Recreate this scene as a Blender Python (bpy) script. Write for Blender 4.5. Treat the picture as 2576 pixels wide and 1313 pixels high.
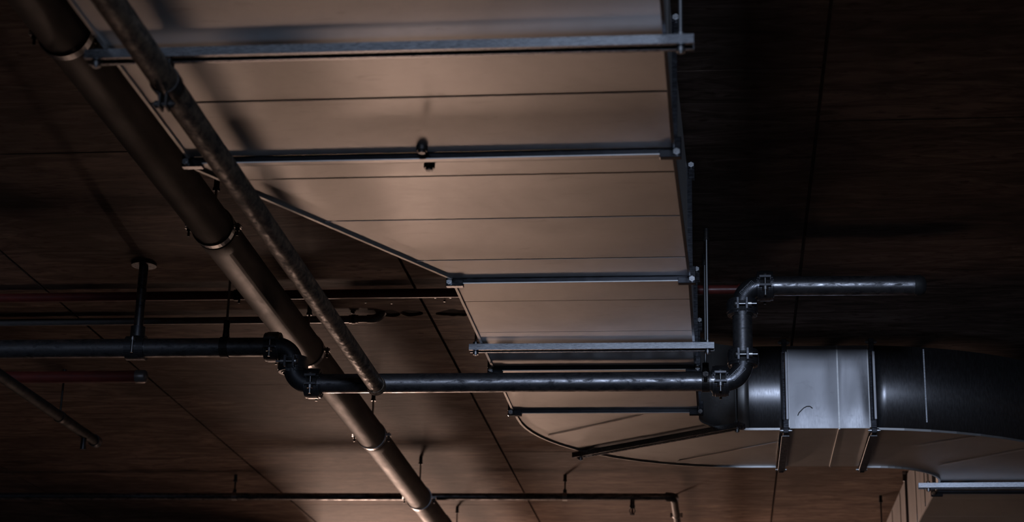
import bpy, bmesh, math, random
from mathutils import Vector, Matrix, noise
random.seed(7)
for o in list(bpy.data.objects):
    bpy.data.objects.remove(o)
S = bpy.context.scene
COL = S.collection
PI = math.pi

# ------------------------------------------------------------------ camera
EYE = 1.6                       # eye height; h below = height above the eye
FPX, CX, CY = 4600.0, 1288.0, 656.5
yaw, pitch, roll = (math.radians(a) for a in (-6.892, 18.488, 1.409))
Fw = Vector((math.sin(yaw)*math.cos(pitch), math.cos(yaw)*math.cos(pitch), math.sin(pitch)))
r0 = Vector((math.cos(yaw), -math.sin(yaw), 0)); u0 = r0.cross(Fw)
Rt = math.cos(roll)*r0 + math.sin(roll)*u0
Up = -math.sin(roll)*r0 + math.cos(roll)*u0
cam = bpy.data.cameras.new('camera'); camo = bpy.data.objects.new('camera', cam)
COL.objects.link(camo)
M = Matrix((Rt, Up, -Fw)).transposed().to_4x4(); M.translation = (0, 0, EYE)
camo.matrix_world = M
cam.sensor_fit = 'HORIZONTAL'; cam.sensor_width = 36; cam.lens = FPX/2576*36
cam.clip_start = .05; cam.clip_end = 100
cam.dof.use_dof = True; cam.dof.focus_distance = 6.4; cam.dof.aperture_fstop = 4.0
S.camera = camo

# ------------------------------------------------------------------ light
w = bpy.data.worlds.new('world'); S.world = w; w.use_nodes = True
w.node_tree.nodes['Background'].inputs[0].default_value = (.0012, .0012, .0016, 1)
w.node_tree.nodes['Background'].inputs[1].default_value = 1.0
S.view_settings.view_transform = 'Standard'; S.view_settings.look = 'None'
S.view_settings.exposure = 0; S.view_settings.gamma = 1
S.view_settings.use_curve_mapping = False

def lamp(name, kind, loc, energy, color, **kw):
    l = bpy.data.lights.new(name, kind); l.energy = energy; l.color = color
    for k, v in kw.items(): setattr(l, k, v)
    o = bpy.data.objects.new(name, l); COL.objects.link(o); o.location = loc
    return o
# warm light at the far north end, low and below the frame: a lit doorway, and a weak lamp over the floor in front of it
WARM = (1, .66, .51)
warm = lamp('warm_doorway_light', 'AREA', (-3.30, 16.4, 2.6), 230, WARM, shape='RECTANGLE', size=.8, size_y=.4)
warm.rotation_euler = (math.radians(-95), 0, 0)
down = lamp('warm_floor_lamp', 'SPOT', (-2.95, 13.7, 2.90), 13000, WARM, shadow_soft_size=.15, spot_size=math.radians(68), spot_blend=.5)
# cool daylight from the tall bay behind the photographer
cool = lamp('cool_bay_light', 'AREA', (.30, -5.0, 2.97), 56, (.62, .74, 1.0), shape='RECTANGLE', size=.9, size_y=.70, spread=math.radians(70))
cool.rotation_euler = (math.radians(90), 0, 0)

# ------------------------------------------------------------------ pixel helpers
def ray(x, y): return (x-CX)/FPX*Rt - (y-CY)/FPX*Up + Fw
def atz(x, y, h): d = ray(x, y); d = d*(h/d.z); return Vector((d.x, d.y, h))
def prj(p): p = Vector(p); z = p.dot(Fw); return CX+FPX*p.dot(Rt)/z, CY-FPX*p.dot(Up)/z
def vert_h(x, y, Y):            # height on a vertical line standing at (x, y) that shows at pixel row Y
    lo, hi = -1, 4
    for _ in range(50):
        m = (lo+hi)/2
        if prj((x, y, m))[1] > Y: lo = m
        else: hi = m
    return m

# ------------------------------------------------------------------ materials
def mat(name):
    m = bpy.data.materials.new(name); m.use_nodes = True
    nt = m.node_tree; b = nt.nodes['Principled BSDF']
    return m, nt, b
def N(nt, t, **kw):
    n = nt.nodes.new(t)
    for k, v in kw.items(): setattr(n, k, v)
    return n
def coords(nt, scale=(1, 1, 1), src='Position'):
    g = N(nt, 'ShaderNodeNewGeometry'); mp = N(nt, 'ShaderNodeMapping')
    mp.inputs['Scale'].default_value = scale
    nt.links.new(g.outputs[src], mp.inputs[0]); return mp.outputs[0]
def nz(nt, vec, scale, detail=4, rough=.55, dist=0):
    n = N(nt, 'ShaderNodeTexNoise'); n.inputs['Scale'].default_value = scale
    n.inputs['Detail'].default_value = detail; n.inputs['Roughness'].default_value = rough
    n.inputs['Distortion'].default_value = dist
    nt.links.new(vec, n.inputs['Vector']); return n.outputs[0]
def ramp(nt, fac, stops):
    r = N(nt, 'ShaderNodeValToRGB'); e = r.color_ramp.elements
    while len(e) < len(stops): e.new(.5)
    for i, (p, c) in enumerate(stops):
        e[i].position = p; e[i].color = (*c, 1) if len(c) == 3 else c
    nt.links.new(fac, r.inputs[0]); return r.outputs[0]
def mix(nt, fac, a, b, mode='MIX'):
    m = N(nt, 'ShaderNodeMix', data_type='RGBA', blend_type=mode)
    for s, v in ((0, fac), (6, a), (7, b)):
        if isinstance(v, (int, float)): m.inputs[s].default_value = v
        elif isinstance(v, tuple): m.inputs[s].default_value = (*v, 1)
        else: nt.links.new(v, m.inputs[s])
    return m.outputs[2]
def bump(nt, b, h, strength, dist=.002):
    n = N(nt, 'ShaderNodeBump'); n.inputs['Strength'].default_value = strength
    n.inputs['Distance'].default_value = dist
    nt.links.new(h, n.inputs['Height']); nt.links.new(n.outputs[0], b.inputs['Normal'])
def g3(v): return (v, v, v)

def galvanised(name, base, rlo, rhi, scl=(2, 9, 9), bmp=.008):
    m, nt, b = mat(name); b.inputs['Metallic'].default_value = 1
    v = coords(nt, scl); fine = nz(nt, v, 22, 6, .6); big = nz(nt, coords(nt), 2.2, 4, .6, .6)
    c = ramp(nt, big, [(.28, tuple(x*.82 for x in base)), (.52, base), (.75, tuple(min(1, x*1.1) for x in base))])
    st = nz(nt, coords(nt, (3, 14, 6)), 3.0, 7, .66, .8)
    c = mix(nt, ramp(nt, st, [(.60, g3(0)), (.78, g3(.45))]), c, tuple(x*.42 for x in base))
    nt.links.new(c, b.inputs['Base Color'])
    nt.links.new(ramp(nt, fine, [(.3, g3(rlo)), (.72, g3(rhi))]), b.inputs['Roughness'])
    bump(nt, b, fine, bmp, .001)
    return m
M_duct = galvanised('galvanised_duct_sheet', (.58, .58, .57), .45, .53)
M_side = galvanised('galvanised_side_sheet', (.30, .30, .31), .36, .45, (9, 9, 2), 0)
M_strut = galvanised('galvanised_channel', (.40, .415, .44), .22, .34, (3, 30, 30))
M_flange = galvanised('dark_galvanised_flange', (.12, .125, .14), .14, .24)
M_zinc = galvanised('zinc_rod', (.42, .43, .44), .3, .45, (30, 30, 30))

def painted(name, c1, c2, rlo, rhi, scl, nscale, metal=0., bs=.25, spec=.5):
    m, nt, b = mat(name); b.inputs['Metallic'].default_value = metal
    b.inputs['Specular IOR Level'].default_value = spec
    v = coords(nt, scl); n = nz(nt, v, nscale, 7, .65, .4)
    nt.links.new(ramp(nt, n, [(.38, c1), (.66, c2)]), b.inputs['Base Color'])
    nt.links.new(ramp(nt, n, [(.35, g3(rhi)), (.62, g3(rlo))]), b.inputs['Roughness'])
    bump(nt, b, n, bs, .002)
    return m
M_black = painted('black_steel_pipe', (.07, .07, .075), (.30, .30, .31), .29, .58, (14, 30, 30), 1.6, .9, .15)
M_cast = painted('black_cast_fitting', (.09, .092, .10), (.19, .195, .21), .30, .44, (20, 20, 20), 3, .9, .12)
M_rust = painted('rusty_steel_pipe', (.030, .024, .020), (.20, .145, .095), .45, .8, (40, 22, 40), 1.2, .1, .7)
M_grey = painted('grey_drain_pipe', (.065, .056, .049), (.095, .082, .073), .60, .70, (6, 2, 6), 2, 0, .05, .22)
M_red = painted('red_painted_pipe', (.10, .018, .014), (.17, .035, .028), .35, .55, (4, 20, 20), 3, 0, .1)
M_conduit = painted('grey_conduit', (.16, .15, .15), (.27, .26, .25), .3, .5, (4, 20, 20), 4, .5, .1)
M_dark = painted('dark_iron_hanger', (.016, .015, .015), (.05, .045, .042), .35, .6, (30, 30, 30), 3, .6, .2)
M_ink = painted('dark_print', (.025, .022, .02), (.04, .035, .03), .6, .7, (9, 9, 9), 3)
M_rubber = painted('black_rubber', (.012, .012, .012), (.02, .02, .02), .6, .8, (9, 9, 9), 3)
M_bead_glint = painted('pale_bead_glint', (.66, .62, .58), (.78, .74, .70), .5, .7, (9, 9, 9), 4)  # pale colour paints the lamp's highlight along the first elbow's beads
M_hole = painted('dark_hole', (.010, .008, .007), (.02, .015, .012), .9, .95, (9, 9, 9), 3)

def concrete(name, a, b_, c_, streak):
    m, nt, b = mat(name)
    v = coords(nt, streak); n1 = nz(nt, v, 2.4, 8, .62, 1.2)
    col = ramp(nt, n1, [(.36, a), (.50, b_), (.64, c_)])
    n2 = nz(nt, coords(nt, (1, 1, 1)), 1.1, 5, .6, .5)
    col = mix(nt, ramp(nt, n2, [(.44, g3(0)), (.64, g3(.7))]), col, tuple(x*.55 for x in a))
    n3 = nz(nt, coords(nt, (3, 7, 3)), 5.5, 3, .5)
    col = mix(nt, ramp(nt, n3, [(.60, g3(0)), (.70, g3(.7))]), col, (a[0]*.62, a[1]*.42, a[2]*.32))
    oi = N(nt, 'ShaderNodeObjectInfo')
    col = mix(nt, 1.0, col, ramp(nt, oi.outputs['Random'], [(0, g3(.78)), (1, g3(1.1))]), 'MULTIPLY')
    nt.links.new(col, b.inputs['Base Color'])
    b.inputs['Roughness'].default_value = .82; b.inputs['Specular IOR Level'].default_value = .25
    bump(nt, b, n1, .35, .004)
    return m
M_ceil = concrete('board_marked_concrete', (.095, .060, .043), (.185, .124, .096), (.29, .21, .17), (1.6, 7, 4))
M_slab = concrete('slab_concrete', (.05, .035, .028), (.07, .05, .04), (.09, .06, .05), (1, 3, 3))
M_floor = concrete('floor_concrete', (.10, .095, .09), (.12, .115, .11), (.14, .135, .13), (.6, .6, .6))
M_wall = concrete('wall_concrete', (.09, .085, .08), (.11, .105, .10), (.13, .12, .115), (.6, .6, .6))

# ------------------------------------------------------------------ mesh helpers (h-space: z is height above the eye)
class B:
    def __init__(s): s.v = []; s.f = []; s.sm = []
    def add(s, vs, fs, smooth=False):
        n = len(s.v); s.v += [Vector(p) for p in vs]
        for q in fs: s.f.append(tuple(n+i for i in q)); s.sm.append(smooth)
        return s
    def box(s, a, b):
        x0, y0, z0 = a; x1, y1, z1 = b
        return s.add([(x0,y0,z0),(x1,y0,z0),(x1,y1,z0),(x0,y1,z0),(x0,y0,z1),(x1,y0,z1),(x1,y1,z1),(x0,y1,z1)],
                     [(0,3,2,1),(4,5,6,7),(0,1,5,4),(1,2,6,5),(2,3,7,6),(3,0,4,7)])
    def bar(s, p, q, wd, ht, up=(0,0,1)):   # rectangular bar from p to q, section wd x ht centred
        p, q = Vector(p), Vector(q); d = (q-p).normalized(); sd = d.cross(Vector(up)).normalized(); u = sd.cross(d)
        c = [sd*(i*wd/2)+u*(j*ht/2) for i, j in ((-1,-1),(1,-1),(1,1),(-1,1))]
        return s.add([p+k for k in c]+[q+k for k in c], [(3,2,1,0),(4,5,6,7),(0,1,5,4),(1,2,6,5),(2,3,7,6),(3,0,4,7)])
    def tube(s, pts, r, n=24, caps=True, rr=None):
        pts = [Vector(p) for p in pts]; rings = []; ref = None
        for i, p in enumerate(pts):
            d = (pts[min(i+1, len(pts)-1)]-pts[max(i-1, 0)]).normalized()
            if ref is None:
                ref = Vector((0,0,1)) if abs(d.z) < .9 else Vector((0,1,0))
            a = (ref - d*ref.dot(d)).normalized(); ref = a; b = d.cross(a)
            R = rr[i] if rr else r
            rings.append([p+R*(math.cos(2*PI*k/n)*a+math.sin(2*PI*k/n)*b) for k in range(n)])
        vs = [q for g in rings for q in g]; fs = []
        for i in range(len(rings)-1):
            for k in range(n):
                k2 = (k+1) % n; fs.append((i*n+k, i*n+k2, (i+1)*n+k2, (i+1)*n+k))
        s.add(vs, fs, True)
        if caps:
            s.add(rings[0], [tuple(range(n-1, -1, -1))]); s.add(rings[-1], [tuple(range(n))])
        return s
    def ringband(s, c, axis, r0, r1, wd, n=32, a0=0, a1=2*PI, ref=None):   # flat band of thickness r1-r0
        c = Vector(c); d = Vector(axis).normalized(); rf = Vector(ref) if ref else (Vector((0,0,1)) if abs(d.z) < .9 else Vector((0,1,0)))
        a = (rf-d*rf.dot(d)).normalized(); b = d.cross(a); full = abs(a1-a0-2*PI) < 1e-6
        m = n if full else n+1; vs = []; fs = []
        for k in range(m):
            t = a0+(a1-a0)*k/n; e = math.cos(t)*a+math.sin(t)*b
            vs += [c+e*r0-d*wd/2, c+e*r1-d*wd/2, c+e*r1+d*wd/2, c+e*r0+d*wd/2]
        for k in range(n):
            k2 = (k+1) % m
            for j in range(4):
                j2 = (j+1) % 4; fs.append((4*k+j, 4*k+j2, 4*k2+j2, 4*k2+j))
        if not full: fs += [(3,2,1,0), (4*n, 4*n+1, 4*n+2, 4*n+3)]
        return s.add(vs, fs)
    def prism(s, poly, z0, z1):            # polygon in xy, counter clockwise
        n = len(poly)
        return s.add([(x,y,z0) for x,y in poly]+[(x,y,z1) for x,y in poly],
                     [tuple(range(n-1,-1,-1)), tuple(range(n,2*n))]+[(i,(i+1)%n,n+(i+1)%n,n+i) for i in range(n)])
    def hexnut(s, c, axis, r, t):
        return s.tube([Vector(c)-Vector(axis).normalized()*t/2, Vector(c)+Vector(axis).normalized()*t/2], r, 6)

def world(o):
    v = Vector((0,0,0))
    while o: v += o.location; o = o.parent
    return v
def build(name, b, m, parent=None, origin=None, kind=None, bev=0):
    """one mesh object; vertices given in h-space, stored relative to the parent thing's base"""
    if parent is not None: org = world(parent)
    else: org = Vector(origin) + Vector((0,0,EYE)) if origin is not None else Vector((0,0,0))
    me = bpy.data.meshes.new(name)
    me.from_pydata([tuple(p+Vector((0,0,EYE))-org) for p in b.v], [], b.f)
    bm = bmesh.new(); bm.from_mesh(me)
    if not any(b.sm): bmesh.ops.recalc_face_normals(bm, faces=bm.faces)
    bm.to_mesh(me); bm.free()
    for p, sm in zip(me.polygons, b.sm): p.use_smooth = sm
    me.materials.append(m); me.update()
    o = bpy.data.objects.new(name, me); COL.objects.link(o)
    if parent is not None: o.parent = parent
    else: o.location = org
    if kind: o['kind'] = kind
    if bev:
        md = o.modifiers.new('bevel', 'BEVEL'); md.width = bev; md.segments = 2; md.limit_method = 'ANGLE'
    return o
def tag(o, label, cat=None, group=None):
    o['label'] = label
    if cat: o['category'] = cat
    if group: o['group'] = group
    return o
def thing(name, label, cat, base, group=None):
    o = bpy.data.objects.new(name, None); COL.objects.link(o)
    o.location = Vector(base)+Vector((0,0,EYE)); o.empty_display_size = .1
    return tag(o, label, cat, group)
def copy_part(src, parent, loc=None, rot=None):
    c = src.copy(); COL.objects.link(c); c.parent = parent
    if loc is not None: c.location = loc
    if rot is not None: c.rotation_euler = rot
    return c

# ------------------------------------------------------------------ setting
H_CEIL = 2.1
def struct(name, b, m):
    return build(name, b, m, kind='structure')
EDGE = 3.05          # the low slab begins here; the bay behind the photographer is taller
struct('floor', B().box((-10,-9,-1.75), (9,21.2,-1.6)), M_floor)
struct('wall_north', B().box((-10,21,-1.6), (9,21.2,2.4)), M_wall)
struct('wall_west', B().box((-10.2,-9,-1.6), (-10,21.2,5.2)), M_wall)
struct('wall_east', B().box((9,-9,-1.6), (9.2,21.2,5.2)), M_wall)
struct('wall_south', B().box((-10,-9.2,-1.6), (9,-9,5.2)), M_wall)
struct('wall_fascia', B().box((-10,EDGE,2.4), (9,EDGE+.25,5.0)), M_slab)
struct('wall_light_block', B().box((.05,EDGE,1.86), (9,EDGE+.22,2.112)), M_slab)   # added unseen block on the slab edge, keeps cool light off the eastern ceiling
struct('trim_1', B().box((-10,-9,5.0), (9,EDGE+.25,5.2)), M_slab)
struct('wall_header', B().box((-10,11.75,-.85), (-2.68,11.95,2.1)), M_wall)   # downstand that keeps the lamp off the western ceiling
ceiling = struct('ceiling', B().box((-10,EDGE,2.112), (9,21.2,2.4)), M_slab)

PITCH_X = 1.4446
def blob(cx, cy, r, seed, wob=.22, n=18, tail=None):
    out = []
    for k in range(n):
        t = 2*PI*k/n; rr = r*(1+wob*(noise.noise(Vector((math.cos(t)*1.3, math.sin(t)*1.3, seed)))))
        if tail: rr *= 1+tail*max(0, math.cos(t-PI*.93))**14
        out.append((cx+rr*math.cos(t), cy+rr*math.sin(t)*1.02))
    return out
HOLES = [blob(-1.318,6.872,.046,3), blob(-1.228,6.868,.044,9.3,.3), blob(-1.045,6.874,.047,17.2,.5,26,.9)]
rows = {0: [3.28,4.62,6.04,7.26,9.385,10.84,12.3,13.7,15], -1: [3.28,5.12,6.55,7.97,9.385,10.84,12.3,13.7,15], 1: [3.28,5.0,6.4,7.85,9.3,10.75,12.2,13.7,15]}
for k in range(-5, 5):
    x0 = -1.16+PITCH_X*k; x1 = x0+PITCH_X
    rw = rows.get(k) or [3.28]+[5.0+((k*37) % 11)*.1+1.44*j for j in range(7)]+[15]
    for y0, y1 in zip(rw, rw[1:]):
        if y1-y0 < .1: continue
        dz = random.uniform(0, .0022); gx, gy = .0055, .0022
        a, b_, c, d = x0+gx, x1-gx, y0+gy, y1-gy
        inside = [hh for hh in HOLES if a < hh[0][0]-.06 < b_ and c < hh[0][1] < d]
        bb = B()
        if not inside:
            bb.box((a,c,2.1+dz), (b_,d,2.113))
        else:
            bm = bmesh.new(); edges = []
            for loop in [[(a,c),(b_,c),(b_,d),(a,d)]]+inside:
                vs = [bm.verts.new((x,y,2.1+dz)) for x, y in loop]
                edges += [bm.edges.new((vs[i], vs[(i+1) % len(vs)])) for i in range(len(vs))]
            bmesh.ops.triangle_fill(bm, edges=edges, use_beauty=True)
            bm.verts.index_update()
            bb.add([v.co.copy() for v in bm.verts], [tuple(v.index for v in f.verts) for f in bm.faces])
            bm.free()
            for loop in inside:       # ragged wall of each broken hole
                n = len(loop); bb.add([(x,y,2.1+dz) for x,y in loop]+[(x,y,2.1118) for x,y in loop], [(i,(i+1)%n,n+(i+1)%n,n+i) for i in range(n)])
        build('panel', bb, M_ceil, ceiling)
for loop in HOLES:
    build('hole', B().prism(loop[::1], 2.1095, 2.1119), M_hole, ceiling)
# small pale nail heads left in the concrete
for px, py in ((920,760),(985,762),(1095,748),(1118,757),(1133,748),(1120,737)):
    p = atz(px, py, 2.1); build('nail_head', B().tube([p+Vector((0,0,.004)), p-Vector((0,0,.004))], .004, 8), M_zinc, ceiling)

# ------------------------------------------------------------------ ductwork
HB, HT = 1.700, 2.040
duct = thing('air_duct', 'large galvanised rectangular air duct that narrows and elbows under the ceiling', 'duct', (-.45, 5.7, HB))
def sheet(c00, c10, c11, c01, nx, ny, amp, seed, th=.0012, z=HB):
    """thin pillowed sheet with corners given in xy"""
    b = B(); vs = []
    for s_ in (0, 1):
        for j in range(ny+1):
            for i in range(nx+1):
                u, v = i/nx, j/ny
                x = (c00[0]*(1-u)+c10[0]*u)*(1-v)+(c01[0]*(1-u)+c11[0]*u)*v
                y = (c00[1]*(1-u)+c10[1]*u)*(1-v)+(c01[1]*(1-u)+c11[1]*u)*v
                e = math.sin(PI*u)**.7*math.sin(PI*v)
                q = noise.noise(Vector((x*2.2, y*2.6, seed)))+.5*noise.noise(Vector((x*5, y*5, seed+5)))
                vs.append((x, y, z+s_*th-amp*e*(q+.15)))
    m = (nx+1)*(ny+1); fs = []
    for j in range(ny):
        for i in range(nx):
            a = j*(nx+1)+i
            fs.append((a, a+nx+1, a+nx+2, a+1)); fs.append((m+a, m+a+1, m+a+nx+2, m+a+nx+1))
    rimf = []
    rim = [i for i in range(nx+1)]+[(j+1)*(nx+1)-1 for j in range(1, ny+1)]+[ny*(nx+1)+i for i in range(nx-1, -1, -1)]+[j*(nx+1) for j in range(ny-1, 0, -1)]
    for i in range(len(rim)):
        a, c = rim[i], rim[(i+1) % len(rim)]; rimf += [vs[a], vs[c], vs[m+c], vs[m+a]]
    b.add(vs, fs, True)
    return b.add(rimf, [(4*i, 4*i+1, 4*i+2, 4*i+3) for i in range(len(rim))])
def flange_ring(b, x0, x1, y, z0, z1, pr=.014, th=.007):
    for a, c in (((x0-pr,y-th/2,z0-pr),(x1+pr,y+th/2,z0+.002)), ((x0-pr,y-th/2,z1-.002),(x1+pr,y+th/2,z1+pr)),
                 ((x0-pr,y-th/2,z0+.002),(x0+.002,y+th/2,z1-.002)), ((x1-.002,y-th/2,z0+.002),(x1+pr,y+th/2,z1-.002))):
        b.box(a, c)
    return b
def flange_at(part, x0, x1, y, turn=None, z1=HT):
    """pair of flange leaves with corner plates and corner bolts; turn maps the y-run frame to another run"""
    f = turn or (lambda p: p)
    def emit(name, b, m, bev=0):
        b.v = [f(p) for p in b.v]; return build(name, b, m, part, bev=bev)
    for dy in (-.0048, .0048):
        emit('flange', flange_ring(B(), x0, x1, y+dy, HB, z1), M_flange)
    emit('flange_hem', B().box((x0-.012, y-.010, HB-.0165), (x1+.012, y+.010, HB-.0140)), M_duct)
    for xx, sx in ((x0, -1), (x1, 1)):
        for zz, sz in ((HB, -1), (z1, 1)):
            b = B(); ax = sorted((xx+sx*.0235, xx-sx*.03)); az = sorted((zz+sz*.0235, zz+sz*.004))
            b.box((ax[0], y-.0105, az[0]), (ax[1], y+.0105, az[1]))
            ax = sorted((xx+sx*.0235, xx+sx*.004)); az = sorted((zz+sz*.004, zz-sz*.03))
            b.box((ax[0], y-.0105, az[0]), (ax[1], y+.0105, az[1]))
            emit('corner_plate', b, M_flange, .0015)
            c = Vector((xx+sx*.012, y, zz+sz*.012)); b = B()
            b.tube([c-Vector((0,.024,0)), c+Vector((0,.024,0))], .0045, 10).hexnut(c-Vector((0,.0145,0)), (0,1,0), .009, .008).hexnut(c+Vector((0,.0145,0)), (0,1,0), .009, .008)
            emit('corner_bolt', b, M_zinc)
def lip(part, p, q, sx):     # folded longitudinal seam under a bottom corner
    b = B().bar(Vector(p)+Vector((sx*.004,0,-.0025)), Vector(q)+Vector((sx*.004,0,-.0025)), .008, .006); build('seam_lip', b, M_duct if sx < 0 else M_flange, part)

XL, XR = -1.333, -.118
# wide section
wide = build('wide_section', B().box((XL,1.2,HB+.012), (XR,4.192,HT)), M_duct, duct)
ys = [1.2, 2.05, 2.9, 3.847, 4.192]
for i, (a, c) in enumerate(zip(ys, ys[1:])):
    build('sheet_panel', sheet((XL,a+.0055),(XR,a+.0055),(XR,c-.0055),(XL,c-.0055), 28, 12, .0012, 11+i), M_duct, wide)
for i, (a, c) in enumerate(zip(ys, ys[1:])):
    build('side_panel', B().box((XR,a+.002,HB+.002), (XR+.0014,c-.002,HT-.002)), M_duct, wide)
    build('side_panel', B().box((XL-.0014,a+.002,HB+.002), (XL,c-.002,HT-.002)), M_duct, wide)
lip(wide, (XL,1.2,HB), (XL,4.185,HB), -1); lip(wide, (XR,1.2,HB), (XR,4.185,HB), 1)
flange_at(wide, XL, XR, 4.203)
for yy in (4.150, 4.268):
    p = Vector((-.733, yy, HB)); b = B()
    b.tube([p+Vector((0,0,.002)), p-Vector((0,0,.010)), p-Vector((0,0,.012))], .014, 20, True, [.0145,.0145,.0130])
    b.hexnut(p-Vector((0,0,.015)), (0,0,1), .0095, .006)
    build('test_port_plug', b, M_dark, wide)

# tapering section: the west side runs in
XL2, XR2 = -.806, -.100
TY0, TY1 = 4.214, 5.205
def tl(y): return XL+(XL2-XL)*(max(0, y-TY0-.045)/(TY1-TY0-.06) if y < TY1-.015 else 1)
def tr(y): return XR+(XR2-XR)*(y-TY0)/(TY1-TY0)
tcor = [(tl(TY0),TY0),(tr(TY0),TY0),(tr(TY1),TY1),(tl(TY1),TY1),(tl(TY1-.015),TY1-.015),(tl(TY0+.045),TY0+.045)]
taper = build('taper_section', B().prism(tcor, HB+.012, HT), M_duct, duct)
ys = [TY0, 4.252, 4.352, 4.680, 5.032, TY1]
for i, (a, c) in enumerate(zip(ys, ys[1:])):
    a2, c2 = a+.0045, c-.0045
    build('sheet_panel', sheet((tl(a2),a2),(tr(a2),a2),(tr(c2),c2),(tl(c2),c2), 28, 10, .0012, 31+i), M_duct, taper)
pts = [Vector((tl(y)-.004, y, HB-.003)) for y in (TY0+.02, TY0+.045, TY1-.015)]
bb = B()
for p, q in zip(pts, pts[1:]): bb.bar(p, q, .009, .009)
build('seam_lip', bb, M_duct, taper)
lip(taper, (tr(TY0+.02),TY0+.02,HB), (tr(TY1-.015),TY1-.015,HB), 1)
flange_at(taper, XL2, XR2, 5.216)

# narrow section
NY = [5.226, 5.442, 5.787, 6.213]
narrow = build('narrow_section', B().box((XL2,5.226,HB+.012), (XR2,6.213,HT)), M_duct, duct)
for i, (a, c) in enumerate(zip(NY, NY[1:])):
    build('sheet_panel', sheet((XL2,a+.0020),(XR2,a+.0020),(XR2,c-.0020),(XL2,c-.0020), 26, 12, .0030, 50+i*3), M_duct, narrow)
lip(narrow, (XL2,5.235,HB), (XL2,6.205,HB), -1); lip(narrow, (XR2,5.235,HB), (XR2,6.205,HB), 1)
flange_at(narrow, XL2, XR2, 6.225)
narrow2 = build('short_section', B().box((XL2,6.237,HB+.012), (XR2,6.845,HT)), M_duct, duct)
build('sheet_panel', sheet((XL2,6.238),(XR2,6.238),(XR2,6.844),(XL2,6.844), 26, 16, .003, 71), M_duct, narrow2)
lip(narrow2, (XL2,6.245,HB), (XL2,6.838,HB), -1); lip(narrow2, (XR2,6.245,HB), (XR2,6.838,HB), 1)
flange_at(narrow2, XL2, XR2, 6.857)

# elbow turning east, then the run to the east, then the elbow turning north
def arc_pts(c, r, a0, a1, n): return [(c[0]+r*math.cos(a0+(a1-a0)*k/n), c[1]+r*math.sin(a0+(a1-a0)*k/n)) for k in range(n+1)]
def elbow_part(name, inner, outer):
    n = len(inner); b = B(); z0, z1 = HB+.012, HT
    vs = [(x,y,z0) for x,y in inner]+[(x,y,z0) for x,y in outer]+[(x,y,z1) for x,y in inner]+[(x,y,z1) for x,y in outer]
    fs = []
    for k in range(n-1):
        fs += [(k,k+1,n+k+1,n+k), (2*n+k,3*n+k,3*n+k+1,2*n+k+1), (k,2*n+k,2*n+k+1,k+1), (n+k,n+k+1,3*n+k+1,3*n+k)]
    fs += [(0,n,3*n,2*n), (n-1,3*n-1,4*n-1,2*n-1)]
    return build(name, b.add(vs, fs), M_duct, duct)
def elbow_sheet(part, inner, outer, seed, amp=.003, nu=16):
    n = len(inner); b = B(); vs = []; fs = []
    for s_ in (0, .0012):
        for k in range(n):
            for i in range(nu+1):
                u = i/nu; x = inner[k][0]*(1-u)+outer[k][0]*u; y = inner[k][1]*(1-u)+outer[k][1]*u
                e = math.sin(PI*u)*math.sin(PI*k/(n-1))
                vs.append((x, y, HB+s_-amp*e*(noise.noise(Vector((x*2.4,y*2.6,seed)))+.5*noise.noise(Vector((x*6,y*6,seed+3))))))
    m = n*(nu+1); rimf = []
    for k in range(n-1):
        for i in range(nu):
            a = k*(nu+1)+i; fs += [(a,a+1,a+nu+2,a+nu+1), (m+a,m+a+nu+1,m+a+nu+2,m+a+1)]
    for k in range(n-1):
        for i in (0, nu):
            a = k*(nu+1)+i; rimf += [vs[a], vs[a+nu+1], vs[m+a+nu+1], vs[m+a]]
    b.add(rimf, [(4*i, 4*i+1, 4*i+2, 4*i+3) for i in range(len(rimf)//4)])
    build('sheet_panel', b.add(vs, fs, True), M_duct, part)
    for loop, off in ((inner, 1), (outer, 1)):
        bb = B()
        for p, q in zip(loop, loop[1:]): bb.bar((*p, HB-.003), (*q, HB-.003), .009, .009)
        build('seam_lip', bb, M_duct, part)
C1 = (.10, 6.98)
inn = [(XR2, 6.868)]+arc_pts(C1, .20, PI, PI/2, 18)+[(.222, 7.18)]
out = [(XL2, 6.868)]+arc_pts(C1, .905, PI, PI/2, 18)+[(.222, 7.885)]
inn_b = [(XR2-.02, 6.868)]+arc_pts(C1, .225, PI, PI/2, 18)+[(.222, 7.205)]
elbow1 = elbow_part('elbow_section', inn_b, out); elbow_sheet(elbow1, inn, out, 91)
def bead(part, a, b_, wd=.022, dp=.0009):
    p, q = atz(*a, HB-.0012), atz(*b_, HB-.0012); d = (q-p).normalized(); n_ = Vector((-d.y, d.x, 0))*wd/2; dn = Vector((0,0,-dp))
    vs = [p-n_, p+n_, p+dn, q-n_, q+n_, q+dn]
    build('bead', B().add(vs, [(0,2,5,3),(2,1,4,5),(1,0,3,4),(0,1,2),(3,5,4)]), M_duct, part)
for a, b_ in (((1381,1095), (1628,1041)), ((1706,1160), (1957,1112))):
    build('bead', B().bar(atz(*a, HB-.004), atz(*b_, HB-.004), .013, .0012), M_bead_glint, elbow1)
def side_sheet(part, path, m, th=.0014):       # smooth upright sheet following a plan line (south or inner side)
    vs, fs, n = [], [], len(path)
    for x, y in path: vs += [(x, y, HB+.001), (x, y, HT-.001)]
    for k in range(n-1): fs.append((2*k, 2*k+2, 2*k+3, 2*k+1))
    o = build('side_panel', B().add(vs, fs, True), m, part)
    md = o.modifiers.new('sheet', 'SOLIDIFY'); md.thickness = th; md.offset = 0
side_sheet(elbow1, [(.236-.145*k/12, 7.1765+.30*(.145*k/12)**2) for k in range(13)], M_side)
side_sheet(elbow1, [(C1[0]+.196*math.cos(a), C1[1]+.196*math.sin(a)) for a in [PI-PI/2*k/16 for k in range(17)]], M_duct)
RY0, RY1 = 7.180, 7.890
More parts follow.
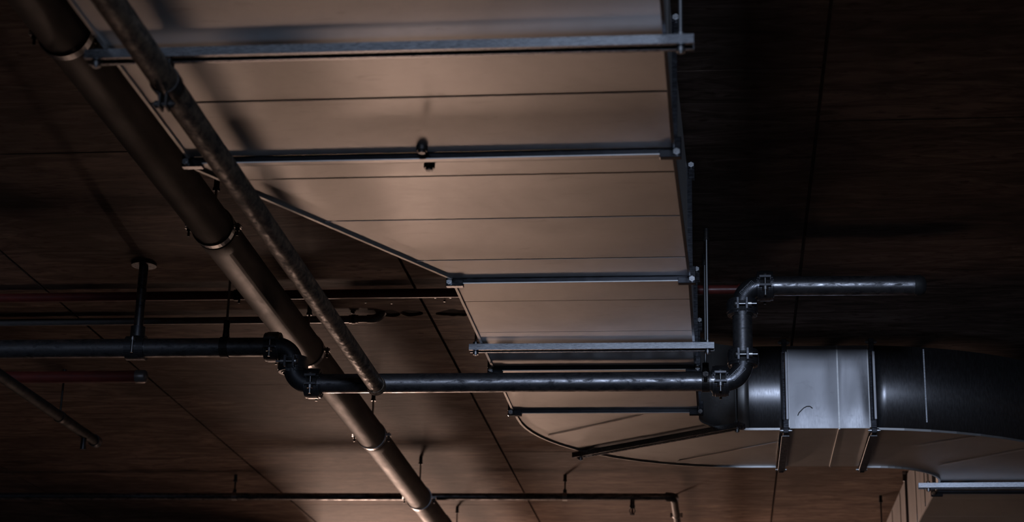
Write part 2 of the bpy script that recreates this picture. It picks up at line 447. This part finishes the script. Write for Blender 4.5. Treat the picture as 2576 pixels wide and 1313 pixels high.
turn1 = lambda p: Vector((p.y-7.0, 7.0+0*p.x+(p.x-0), p.z))
# run section frame: local x -> world y, local y -> world x
def swap(p): return Vector((p.y, p.x, p.z))
def run_sheet(part, xa, xb, seed, amp=.002):
    build('sheet_panel', sheet((xa,RY0),(xb,RY0),(xb,RY1),(xa,RY1), 10, 20, amp, seed), M_duct, part)
    b = B(); nx, nz_ = 12, 10; vs = []
    for s_ in (0, .0014):
        for j in range(nz_+1):
            for i in range(nx+1):
                u, v = i/nx, j/nz_; e = min(1, 6*u*(1-u))*min(1, 6*v*(1-v))
                vs.append((xa+(xb-xa)*u, RY0-.0020+s_-.0050*e*(noise.noise(Vector((xa+u*2, v*1.4, seed)))+.45), HB+.001+(HT-HB-.002)*v))
    m = (nx+1)*(nz_+1); fs = []
    for j in range(nz_):
        for i in range(nx):
            a = j*(nx+1)+i; fs += [(a,a+1,a+nx+2,a+nx+1), (m+a,m+a+nx+1,m+a+nx+2,m+a+1)]
    build('side_panel', b.add(vs, fs, True), M_side, part)
F1, F2 = .245, .590
run = build('run_section', B().box((F1+.012,RY0,HB+.004), (F2-.012,RY1,HT)), M_duct, duct)
run_sheet(run, F1+.016, .452, 111); run_sheet(run, .458, F2-.016, 117)
flange_at(elbow1, RY0, RY1, F1, swap); flange_at(run, RY0, RY1, F2, swap)
# cover strips over the two run flanges and a pressed bead between them
for part, fx in ((elbow1, F1), (run, F2)):
    build('drive_strip', B().box((fx-.013,RY0-.026,HB+.03), (fx-.009,RY0-.020,HT-.03)).box((fx+.001,RY0-.026,HB+.03), (fx+.013,RY0-.020,HT-.03)), M_side, part, bev=.002)
    build('drive_strip', B().box((fx-.016,RY0+.03,HB-.026), (fx+.016,RY1-.03,HB-.021)), M_strut, part, bev=.002)
build('bead', B().bar((.455,RY0-.002,HB), (.455,RY0-.002,HT), .006, .007, (0,1,0)), M_duct, run)
build('bead', B().bar((.455,RY0,HB-.001), (.455,RY1,HB-.001), .006, .006), M_duct, run)
sc = [(2007,1045),(2010,1038),(2017,1031),(2022,1026),(2030,1022),(2038,1022),(2044,1027)]
b = B()
for p, q in zip(sc, sc[1:]):
    dp, dq = ray(*p), ray(*q); b.bar(dp*((RY0-.0078)/dp.y), dq*((RY0-.0078)/dq.y), .0035, .0006, (0,1,0))
build('scuff_mark', b, M_ink, run)
C2 = (.64, 8.20)
inn2 = [(F2+.012, RY1)]+arc_pts(C2, .31, -PI/2, 0, 16)+[(.96, 8.42)]
R2 = 1.165; A2 = math.radians(5); C2o = (F2+.012-R2*math.sin(A2), RY0+R2*math.cos(A2))
out2 = [(F2+.012, RY0)]+arc_pts(C2o, R2, -PI/2+A2, 0, 16)+[(1.67, 8.42)]
elbow2 = elbow_part('elbow_section', inn2, out2); elbow_sheet(elbow2, inn2, out2, 131)
side_sheet(elbow2, [(C2o[0]+(R2+.0025)*math.sin(a), C2o[1]-(R2+.0025)*math.cos(a)) for a in [A2+(PI/2-A2)*k/40 for k in range(41)]], M_side)
build('bead', B().bar((.80,C2o[1]-math.sqrt((R2+.003)**2-(.80-C2o[0])**2),HB+.03), (.80,C2o[1]-math.sqrt((R2+.003)**2-(.80-C2o[0])**2),HT-.01), .005, .006, (0,1,0)), M_strut, elbow2)
bead(elbow2, (2300,1122), (2450,1098), .03, .0016); bead(elbow2, (2362,1170), (2576,1130), .03, .0016)
far = build('far_section', B().box((.96,8.445,HB+.004), (1.67,13.5,HT)), M_duct, duct)
FY = [8.445, 8.62, 9.05, 9.70, 10.35, 11.0, 12.2, 13.5]
for i, (a, c) in enumerate(zip(FY, FY[1:])):
    build('sheet_panel', sheet((.96,a+.003),(1.67,a+.003),(1.67,c-.003),(.96,c-.003), 12, 8, .003, 150+i), M_duct, far)
    build('side_panel', B().box((.957,a+.003,HB+.002), (.9595,c-.003,HT-.002)), M_side, far)
flange_at(elbow2, .96, 1.67, 8.432); flange_at(far, .96, 1.67, 9.705)
for yy in (8.85, 9.25, 10.1, 10.6):
    build('bead', B().bar((.956,yy,HB+.01), (.956,yy,HT-.01), .006, .008, (1,0,0)), M_duct, far)

# ------------------------------------------------------------------ fasteners and hangers
def channel(b, p, q, wd=.041, ht=.021, t=.0025, lipw=.0095):
    """strut channel from p to q (top centre line), slot facing down"""
    p, q = Vector(p), Vector(q); d = (q-p).normalized(); s_ = Vector((-d.y, d.x, 0))
    if s_.y < 0: s_ = -s_
    def bar2(o0, o1, z0, z1):
        a = [p+s_*o0, p+s_*o1]; c = [q+s_*o0, q+s_*o1]; vs = []
        for base in (a, c):
            vs += [base[0]+Vector((0,0,z0)), base[1]+Vector((0,0,z0)), base[1]+Vector((0,0,z1)), base[0]+Vector((0,0,z1))]
        b.add(vs, [(0,1,2,3),(4,7,6,5),(0,4,5,1),(1,5,6,2),(2,6,7,3),(3,7,4,0)])
    h = wd/2
    bar2(-h, h, -t, 0); bar2(-h, -h+t, -ht, -t); bar2(h-t, h, -ht, -t)
    bar2(-h+t, -h+lipw, -ht, -ht+t); bar2(h-lipw, h-t, -ht, -ht+t)
    bar2(-h+lipw-t, -h+lipw, -ht+t, -ht+.007); bar2(h-lipw, h-lipw+t, -ht+t, -ht+.007)
    return b
def anchor(part_parent, x, y, top=H_CEIL, m=None):
    b = B().tube([(x,y,top+.001),(x,y,top-.028)], .0095, 12).hexnut((x,y,top-.034), (0,0,1), .012, .010)
    return build('ceiling_anchor', b, m or M_dark, part_parent)
def rodpart(parent, x, y, z0, z1, r=.0047, m=None):
    return build('threaded_rod', B().tube([(x,y,z0),(x,y,z1)], r, 12), m or M_zinc, parent)
def trapeze(label, p, q, rods, top=HB-.0065):
    mid = ((p[0]+q[0])/2, (p[1]+q[1])/2, top-.021)
    t = thing('trapeze_hanger', label, 'hanger', mid, 'channel trapeze hangers carrying the duct')
    build('strut_channel', channel(B(), (*p, top), (*q, top)), M_strut, t)
    for rx, ry in rods:
        rodpart(t, rx, ry, top-.036, H_CEIL-.03); anchor(t, rx, ry)
        build('nut', B().hexnut((rx,ry,top+.006), (0,0,1), .0105, .010).tube([(rx,ry,top),(rx,ry,top+.0015)], .014, 14), M_zinc, t)
        build('nut', B().hexnut((rx,ry,top-.028), (0,0,1), .0105, .010), M_zinc, t)
    return t
trapeze('galvanised strut channel crossing under the wide duct section, beside the clamped rusty pipe', (-1.385,3.552), (-.052,3.557), [(-1.362,3.552),(-.080,3.557)])
trapeze('galvanised strut channel crossing under the narrow duct section above the black pipe', (-.853,5.921), (-.028,5.924), [(-.832,5.921),(-.050,5.924)])
trapeze('galvanised strut channel set diagonally under the duct elbow', (-.628,7.597), (.072,7.055), [(-.603,7.578),(.052,7.071)])
trapeze('galvanised strut channel under the far duct elbow next to its side wall', (.862,8.232), (1.73,8.20), [(.905,8.231),(1.695,8.201)])

# big grey drain pipe, falling to the north
DX, DR = -1.615, .064
def dz(y): return 1.957-.0138*(y-3.95)
drain = thing('drain_pipe', 'thick smooth grey drain pipe running under the ceiling beside the duct', 'pipe', (DX, 7, dz(7)-DR))
joints = [2.0, 5.40, 8.16, 10.22, 13.2]
for i, (a, c) in enumerate(zip(joints, joints[1:])):
    e = .0015*(i % 2)
    pts = [(DX,a,dz(a)), (DX,a+.07,dz(a+.07)), (DX,a+.075,dz(a+.075)), (DX,c,dz(c))]
    build('pipe_length', B().tube(pts, DR, 40, True, [DR+.0022+e, DR+.0022+e, DR+e, DR+e]), M_grey, drain)
for yy, ln in [(5.52+.0135*k, .009) for k in range(9)]+[(5.67+.02*k, .016) for k in range(3)]+[(5.86,.03),(5.98,.012)]:
    ang = math.radians(205); r = DR+.0003          # faded stamp along the pipe
    a = Vector((DX+r*math.sin(math.radians(-22)), yy, dz(yy)-r*math.cos(math.radians(-22))))
    wd = .014 if ln == .016 else .004
    build('stamp_mark', B().bar(a, a+Vector((0, ln, -.0138*ln)), wd, .0006, (-.37,0,-.93)), M_ink, drain)
def clamp_hanger(y, label):
    c = Vector((DX, y, dz(y))); t = thing('pipe_hanger', label, 'hanger', c-Vector((0,0,DR+.006)), 'clamps along the grey drain pipe')
    build('clamp_band', B().ringband(c, (0,1,0), DR+.0006, DR+.0048, .026, 40), M_zinc, t)
    for s_ in (-1, 1):
        x = DX+s_*(DR+.014)
        build('clamp_lug', B().box((x-.013,y-.012,c.z+.0015), (x+.013,y+.012,c.z+.0055)).box((x-.013,y-.012,c.z-.0055), (x+.013,y+.012,c.z-.0015)), M_zinc, t)
        build('clamp_bolt', B().tube([(x+s_*.002,y,c.z+.012),(x+s_*.002,y,c.z-.030)], .0038, 10).hexnut((x+s_*.002,y,c.z-.010), (0,0,1), .008, .007), M_dark, t)
    build('clamp_boss', B().hexnut((DX,y,c.z+DR+.014), (0,0,1), .011, .022), M_dark, t)
    rodpart(t, DX, y, c.z+DR+.02, H_CEIL-.03); anchor(t, DX, y)
for yy, ll in ((3.985, 'beside the wide duct section'), (5.372, 'beside the tapering duct section'), (6.757, 'behind the bend of the black main'),
               (8.130, 'halfway to the far dark pipe'), (9.509, 'right before the far dark pipe'), (10.90, 'just beyond the far dark pipe')):
    clamp_hanger(yy, 'split clamp and rod holding the grey drain pipe ' + ll)

# ------------------------------------------------------------------ black grooved sprinkler main
PY, PR, ER = 6.20, .0345, .067
H1, H2, H3 = 1.637, 1.774, 1.982         # under the duct / west / east
XW, XE = -1.530, .070                    # axes of the two vertical drops
main = thing('sprinkler_main', 'black steel sprinkler main with bolted couplings dipping under the duct', 'pipe', (-.7, PY, H1-PR))
def arc3(cx, cz, a0, a1, n=14): return [(cx+ER*math.cos(a0+(a1-a0)*k/n), PY, cz+ER*math.sin(a0+(a1-a0)*k/n)) for k in range(n+1)]
build('pipe_length', B().tube([(-6.0,PY,H2),(XW-ER,PY,H2)], PR, 36), M_black, main)
build('pipe_length', B().tube([(XW+ER,PY,H1),(XE-ER,PY,H1)], PR, 36), M_black, main)
build('pipe_length', B().tube([(XE,PY,H1+ER),(XE,PY,H3-ER)], PR, 36), M_black, main)
build('pipe_length', B().tube([(XE+ER,PY,H3),(.672,PY,H3-.004)], PR, 36), M_black, main)
build('end_cap', B().tube([(.668,PY,H3-.004),(.690,PY,H3-.004),(.704,PY,H3-.004),(.709,PY,H3-.004)], PR, 32, True, [PR+.001,PR+.001,PR*.8,PR*.4]), M_rubber, main)
elbows = []
for cx, cz, a0, a1 in ((XW-ER,H2-ER,PI/2,0), (XW+ER,H1+ER,PI,1.5*PI), (XE-ER,H1+ER,1.5*PI,2*PI), (XE+ER,H3-ER,PI,PI/2)):
    pts = arc3(cx, cz, a0, a1); e = build('elbow', B().tube(pts, PR+.0012, 32), M_cast, main); elbows.append(e)
    for p, d in ((pts[0], Vector(pts[1])-Vector(pts[0])), (pts[-1], Vector(pts[-1])-Vector(pts[-2]))):
        build('end_collar', B().ringband(p, d, PR-.002, PR+.0038, .010, 32), M_cast, e)
# raised casting marks on the two eastern elbows
for e, cx, cz, am, s_ in ((elbows[2], XE-ER, H1+ER, 1.75*PI, 1), (elbows[3], XE+ER, H3-ER, .75*PI, 1)):
    m = Vector((cx+ER*math.cos(am), PY-PR-.0014, cz+ER*math.sin(am))); d = Vector((.7071,0,.7071)); n_ = Vector((-.7071,0,.7071))
    b = B()
    for k in (-1, 1): b.bar(m+d*-.030+n_*(k*.0105), m+d*.030+n_*(k*.0105), .0016, .0022, (0,1,0))
    for k in (-1, 1): b.bar(m+d*(k*.030)-n_*.0105, m+d*(k*.030)+n_*.0105, .0016, .0022, (0,1,0))
    for k in range(9):
        o = m+d*(-.025+k*.0062)+n_*.0045
        b.bar(o-n_*.0035, o+n_*.0035, .0014, .0022, (0,1,0))
        if k % 2: b.bar(o+n_*(.0035 if k % 4 == 1 else -.0035), o+d*.0055+n_*(.0035 if k % 4 == 1 else -.0035), .0014, .0022, (0,1,0))
    for k in range(3):
        o = m+d*(-.012+k*.010)-n_*.0055
        b.bar(o-n_*.0028, o+n_*.0028, .0014, .0022, (0,1,0)); b.bar(o+n_*.0028, o+d*.005+n_*.0028, .0014, .0022, (0,1,0))
        b.bar(o+d*.005+n_*.0028, o+d*.005-n_*.0028, .0014, .0022, (0,1,0))
    build('cast_mark', b, M_cast, e)
def coupling(c, ax, by):
    """grooved coupling: ax = pipe axis, by = bolt direction; pads face the photographer and the back"""
    c, ax, by = Vector(c), Vector(ax), Vector(by); px = Vector((0,-1,0))
    def loc(b): return b
    body = build('coupling', B().ringband(c, ax, PR+.0005, PR+.006, .036, 32), M_rubber, main)
    a_off = math.radians(17)
    for s_ in (1, -1):
        b = B(); n = 20
        for r0_, r1_, w0 in ((PR+.005, PR+.0175, .056), (PR+.0175, PR+.0200, .038), (PR+.001, PR+.006, .062)):
            # half shell around the by*s_ side
            vs = []; fs = []
            for k in range(n+1):
                t = a_off+(PI-2*a_off)*k/n; e = math.cos(t)*px+math.sin(t)*by*s_
                vs += [c+e*r0_-ax*w0/2, c+e*r1_-ax*w0/2, c+e*r1_+ax*w0/2, c+e*r0_+ax*w0/2]
            for k in range(n):
                for j in range(4): fs.append((4*k+j, 4*k+(j+1) % 4, 4*k+4+(j+1) % 4, 4*k+4+j))
            fs += [(3,2,1,0), (4*n,4*n+1,4*n+2,4*n+3)]
            b.add(vs, fs)
        for sp in (1, -1):
            o = c+px*sp*(PR+.011)+by*s_*.0155
            b.bar(o-px*sp*.012, o+px*sp*.024, .042, .009, by)
        build('housing_half', b, M_cast, body, bev=.0012)
    for sp in (1, -1):
        o = c+px*sp*(PR+.021)
        build('bolt', B().tube([o+by*.026, o-by*.050], .0047, 12).tube([o+by*.0195, o+by*.026, o+by*.029], .010, 14, True, [.0125,.0120,.008]), M_zinc, body)
        build('nut', B().hexnut(o-by*.026, by, .0125, .012), M_zinc, body)
X_, Z_ = (1,0,0), (0,0,1)
coupling((XW-ER-.010,PY,H2), X_, Z_); coupling((XW,PY,(H1+H2)/2), Z_, (1,0,0)); coupling((XW+ER+.012,PY,H1), X_, Z_)
coupling((XE-ER-.012,PY,H1), X_, Z_); coupling((XE,PY,H1+ER+.014), Z_, (-1,0,0)); coupling((XE,PY,H3-ER-.014), Z_, (-1,0,0)); coupling((XE+ER+.014,PY,H3), X_, Z_)
# ring hangers of the main
def ring_hanger(label, x, h, wd=.030, neck=.06, group=None, r=PR, y=PY):
    t = thing('pipe_hanger', label, 'hanger', (x, y, h-r-.004), group)
    build('ring_band', B().ringband((x,y,h), (1,0,0), r+.0006, r+.0036, wd, 36), M_dark, t)
    build('ring_neck', B().tube([(x,y,h+r+.002),(x,y,h+r+neck*.5),(x,y,h+r+neck)], .012, 14, True, [.013,.011,.012]), M_dark, t)
    rodpart(t, x, y, h+r+neck-.005, H_CEIL-.03); anchor(t, x, y)
    return t
t = ring_hanger('ring hanger and rod holding the black main beside the duct, next to its coupling', -.060, H1, .026, .03)
build('ring_bolt', B().hexnut((-.060,PY-PR-.006,H1+.014), (0,1,0), .011, .012).tube([(-.060,PY-PR-.002,H1+.002),(-.060,PY-PR-.008,H1-.010)], .007, 10), M_dark, t)
ring_hanger('ring hanger and long rod holding the black main next to the grey drain pipe', -1.785, H2, .030, .065)
# thin riser that drops from the ceiling into the western main
rz = thing('riser_pipe', 'thin dark riser pipe dropping from the ceiling into the black main', 'pipe', (-2.115, PY, H2+PR))
build('pipe_length', B().tube([(-2.115,PY,H2+PR+.002),(-2.115,PY,2.099)], .017, 24), M_black, rz)
build('ceiling_flange', B().tube([(-2.115,PY,2.099),(-2.115,PY,2.088)], .046, 28), M_cast, rz)
build('saddle', B().ringband((-2.115,PY,H2), (1,0,0), PR+.0006, PR+.010, .07, 32).tube([(-2.115,PY,H2+PR+.006),(-2.115,PY,H2+PR+.045)], .027, 24), M_cast, rz)
for s_ in (-1, 1): build('saddle_bolt', B().tube([(-2.115,PY+s_*(PR+.016),H2+.03),(-2.115,PY+s_*(PR+.016),H2-.03)], .005, 10).hexnut((-2.115,PY+s_*(PR+.016),H2+.02), Z_, .011, .01), M_zinc, rz)

# ------------------------------------------------------------------ rusty branch pipe
RH, RR = 1.621, .0300
p0 = atz(275, 0, RH); p1 = atz(944, 966, RH)
dirn = (p1-p0).normalized(); a = p0-dirn*1.9
rust = thing('branch_pipe', 'rough rusty steel pipe running under the duct into the black main', 'pipe', (p1.x, (a.y+p1.y)/2, RH-RR))
endp = Vector((p1.x+dirn.x*.01, PY-PR*.72, RH))
build('pipe_length', B().tube([a, endp], RR, 36), M_rust, rust)
build('outlet_saddle', B().tube([Vector((endp.x,PY-PR-.018,RH)), endp], RR, 32, True, [RR+.002, RR+.006]), M_rust, rust)
cy_ = 3.556; cpx = a.x+dirn.x/dirn.y*(cy_-a.y)
cl = thing('strut_pipe_clamp', 'dark two piece clamp fixing the rusty pipe to the strut channel', 'clamp', (cpx, cy_, RH-RR-.03))
for s_ in (-1, 1):
    b = B().ringband((cpx,cy_,RH), (0,1,0), RR+.0005, RR+.0035, .032, 20, (0.12 if s_ > 0 else PI+.14), (PI-.14 if s_ > 0 else 2*PI-.12))
    b.box((cpx+s_*.0075-.0022,cy_-.016,RH-RR-.034), (cpx+s_*.0075+.0022,cy_+.016,RH-RR+.003))
    b.box((cpx+s_*.0075-.0022,cy_-.016,RH+RR-.004), (cpx+s_*.0075+.0022,cy_+.016,RH+RR+.020))
    build('clamp_half', b, M_dark, cl)
build('clamp_bolt', B().tube([(cpx-.024,cy_,RH-RR-.022),(cpx+.024,cy_,RH-RR-.022)], .0045, 10).hexnut((cpx+.016,cy_,RH-RR-.022), X_, .0095, .008).hexnut((cpx-.016,cy_,RH-RR-.022), X_, .0095, .008), M_dark, cl)

# ------------------------------------------------------------------ ceiling services
# red pipe high over the duct
RDY, RDH, RDR = 6.52, 2.072, .0175
red = thing('sprinkler_branch', 'thin dark red pipe close under the ceiling, passing over the duct', 'pipe', (-1.5, RDY, RDH-RDR))
build('pipe_length', B().tube([(-6,RDY,RDH),(-.90,RDY,RDH)], RDR, 28), M_red, red)
build('coupling_sleeve', B().tube([(-.93,RDY,RDH),(-.86,RDY,RDH)], RDR+.004, 28), M_red, red)
build('pipe_length', B().tube([(-.90,RDY,RDH),(.075,RDY,RDH)], RDR, 28), M_red, red)
build('end_cap', B().tube([(.06,RDY,RDH),(.09,RDY,RDH),(.095,RDY,RDH)], RDR, 24, True, [RDR+.004,RDR+.004,RDR]), M_red, red)
def saddle_clip(label, x, y, h, r, group=None, m=M_dark):
    t = thing('pipe_clip', label, 'clip', (x, y, h-r-.004), group)
    build('clip_band', B().ringband((x,y,h), X_, r+.0005, r+.004, .022, 28), m, t)
    build('clip_stem', B().tube([(x,y,h+r+.001),(x,y,H_CEIL-.0002)], .006, 10), m, t)
    build('clip_bolt', B().tube([(x+.016,y-r-.007,h+.004),(x+.016,y-r-.007,h-r-.022)], .0042, 10).box((x-.010,y-r-.012,h-.003), (x+.022,y-r+.002,h+.003)), m, t)
    return t
saddle_clip('dark clip holding the thin red pipe to the ceiling', -1.845, RDY, RDH, RDR)
# grey conduit that turns up into the first hole
CY_, CH, CR = 6.868, 2.0775, .0145
con = thing('conduit', 'slim grey conduit along the ceiling bending up into a broken hole', 'conduit', (-3, CY_, CH-CR))
build('pipe_length', B().tube([(-6,CY_,CH),(-1.405,CY_,CH)], CR, 24), M_conduit, con)
el = [(-1.405,CY_,CH),(-1.385,CY_,CH)]+[(-1.385+.042*math.sin(t), CY_, CH+.042*(1-math.cos(t))) for t in [k*PI/2/8*.8 for k in range(1, 9)]]
build('elbow', B().tube(el, CR+.003, 24), M_conduit, con)
build('sleeve', B().tube([(-1.478,CY_,CH),(-1.442,CY_,CH)], CR+.0025, 24), M_conduit, con)
tcl = thing('pipe_clip', 'small clip strapping the slim grey conduit to the ceiling', 'clip', (-1.46, CY_, CH-CR-.004))
build('clip_band', B().ringband((-1.46,CY_,CH), X_, CR+.0027, CR+.0047, .012, 24), M_dark, tcl)
build('clip_ear', B().box((-1.466,CY_-.038,2.0965), (-1.454,CY_-CR,2.0998)), M_dark, tcl)
# far pipe with a sprinkler head and an elbow to the north
FYY, FH, FR = 9.965, 1.977, .0195
fx1 = -.283
fp = thing('far_pipe', 'dark pipe crossing beyond the drain pipe and turning away at an elbow', 'pipe', (-1.5, FYY, FH-FR))
build('pipe_length', B().tube([(-7,FYY,FH),(fx1-.03,FYY,FH)], FR, 28), M_black, fp)
el = [(fx1-.04,FYY,FH),(fx1-.03,FYY,FH)]+[(fx1-.03+.035*math.sin(t), FYY+.035*(1-math.cos(t)), FH) for t in [k*PI/2/10 for k in range(1, 11)]]+[(fx1+.005,FYY+.05,FH)]
build('elbow', B().tube(el, FR+.006, 28), M_cast, fp)
build('pipe_length', B().tube([(fx1+.005,FYY+.03,FH),(fx1+.005,14.9,FH)], FR, 28), M_grey, fp)
sp = atz(1594, 1262, FH); sx = sp.x
build('nipple', B().tube([(sx,FYY,FH-FR+.003),(sx,FYY,FH-FR-.028)], .013, 18), M_cast, fp)
sh = build('sprinkler_head', B().tube([(sx,FYY,FH-FR-.028),(sx,FYY,FH-FR-.040),(sx,FYY,FH-FR-.046)], .014, 16, True, [.016,.016,.011]), M_cast, fp)
for s_ in (-1, 1):
    build('frame_arm', B().tube([(sx+s_*.011,FYY,FH-FR-.045),(sx+s_*.016,FYY,FH-FR-.060),(sx+s_*.004,FYY,FH-FR-.078)], .003, 8), M_cast, sh)
build('bulb', B().tube([(sx,FYY,FH-FR-.046),(sx,FYY,FH-FR-.052),(sx,FYY,FH-FR-.068),(sx,FYY,FH-FR-.074)], .005, 12, True, [.003,.0055,.0055,.003]), M_red, sh)
build('deflector', B().tube([(sx,FYY,FH-FR-.076),(sx,FYY,FH-FR-.080)], .014, 18), M_cast, sh)
def far_hanger(label, x, y, ax):
    t = thing('pipe_hanger', label, 'hanger', (x, y, FH-FR-.004))
    build('ring_band', B().ringband((x,y,FH), ax, FR+.0005, FR+.0035, .026, 28), M_zinc, t)
    build('ring_neck', B().tube([(x,y,FH+FR+.001),(x,y,FH+FR+.02)], .010, 12), M_dark, t)
    rodpart(t, x, y, FH+FR+.016, H_CEIL-.03, m=M_dark); anchor(t, x, y)
    return t
far_hanger('ring hanger on the far dark pipe, between its sprinkler head and the drain pipe', -.878, FYY, X_)
far_hanger('ring hanger on the far dark pipe, on the other side of the drain pipe', -2.75, FYY, X_)
t = far_hanger('ring hanger beyond the elbow of the far pipe', fx1+.005, 10.50, (0,1,0))
for s_ in (-1, 1): build('ring_bolt', B().tube([(fx1+.005+s_*(FR+.010),10.50,FH+.012),(fx1+.005+s_*(FR+.010),10.50,FH-.014)], .006, 10), M_zinc, t)
# loose hanger rod by the far duct
p = atz(2215, 1247, H_CEIL)
t = thing('hanger_rod', 'bare threaded rod hanging from the ceiling beside the far duct', 'rod', (p.x, p.y, 1.62))
rodpart(t, p.x, p.y, 1.62, H_CEIL-.03, m=M_dark); anchor(t, p.x, p.y)
# dim services at the western edge
p = atz(163, 930, H_CEIL); hh = vert_h(p.x, p.y, 1048)
ws = thing('side_pipe', 'dim dark pipe hung on a rod west of the drain pipe', 'pipe', (p.x, p.y, hh-.024))
e1 = atz(236, 1110, hh)
build('pipe_length', B().tube([(p.x-.004,3.0,hh),(p.x,p.y,hh),(p.x,e1.y,hh)], .024, 28), M_rubber, ws)
build('end_cap', B().tube([(p.x,e1.y-.03,hh),(p.x,e1.y+.012,hh),(p.x,e1.y+.02,hh)], .028, 28, True, [.028,.028,.020]), M_cast, ws)
build('drop_nipple', B().tube([(p.x,e1.y-.16,hh-.02),(p.x,e1.y-.16,hh-.075)], .013, 18), M_cast, ws)
t = thing('pipe_hanger', 'thin rod and ring holding the dim pipe west of the drain', 'hanger', (p.x, p.y, hh-.03))
build('ring_band', B().ringband((p.x,p.y,hh), (0,1,0), .0245, .0275, .026, 28), M_dark, t)
rodpart(t, p.x, p.y, hh+.026, H_CEIL-.03, m=M_dark); anchor(t, p.x, p.y)
q = atz(370, 947, 2.02)
cp = thing('capped_pipe', 'dim capped pipe end hung below the ceiling behind the black main', 'pipe', (q.x-1, q.y, 2.02-.028))
build('pipe_length', B().tube([(-7,q.y,2.02),(q.x-.03,q.y,2.02)], .0265, 28), M_red, cp)
build('end_cap', B().tube([(q.x-.05,q.y,2.02),(q.x-.01,q.y,2.02),(q.x-.002,q.y,2.02),(q.x+.002,q.y,2.02)], .03, 28, True, [.0295,.0295,.023,.010]), M_conduit, cp)
saddle_clip('dark clip holding the capped pipe to the ceiling', q.x-.75, q.y, 2.02, .0265)
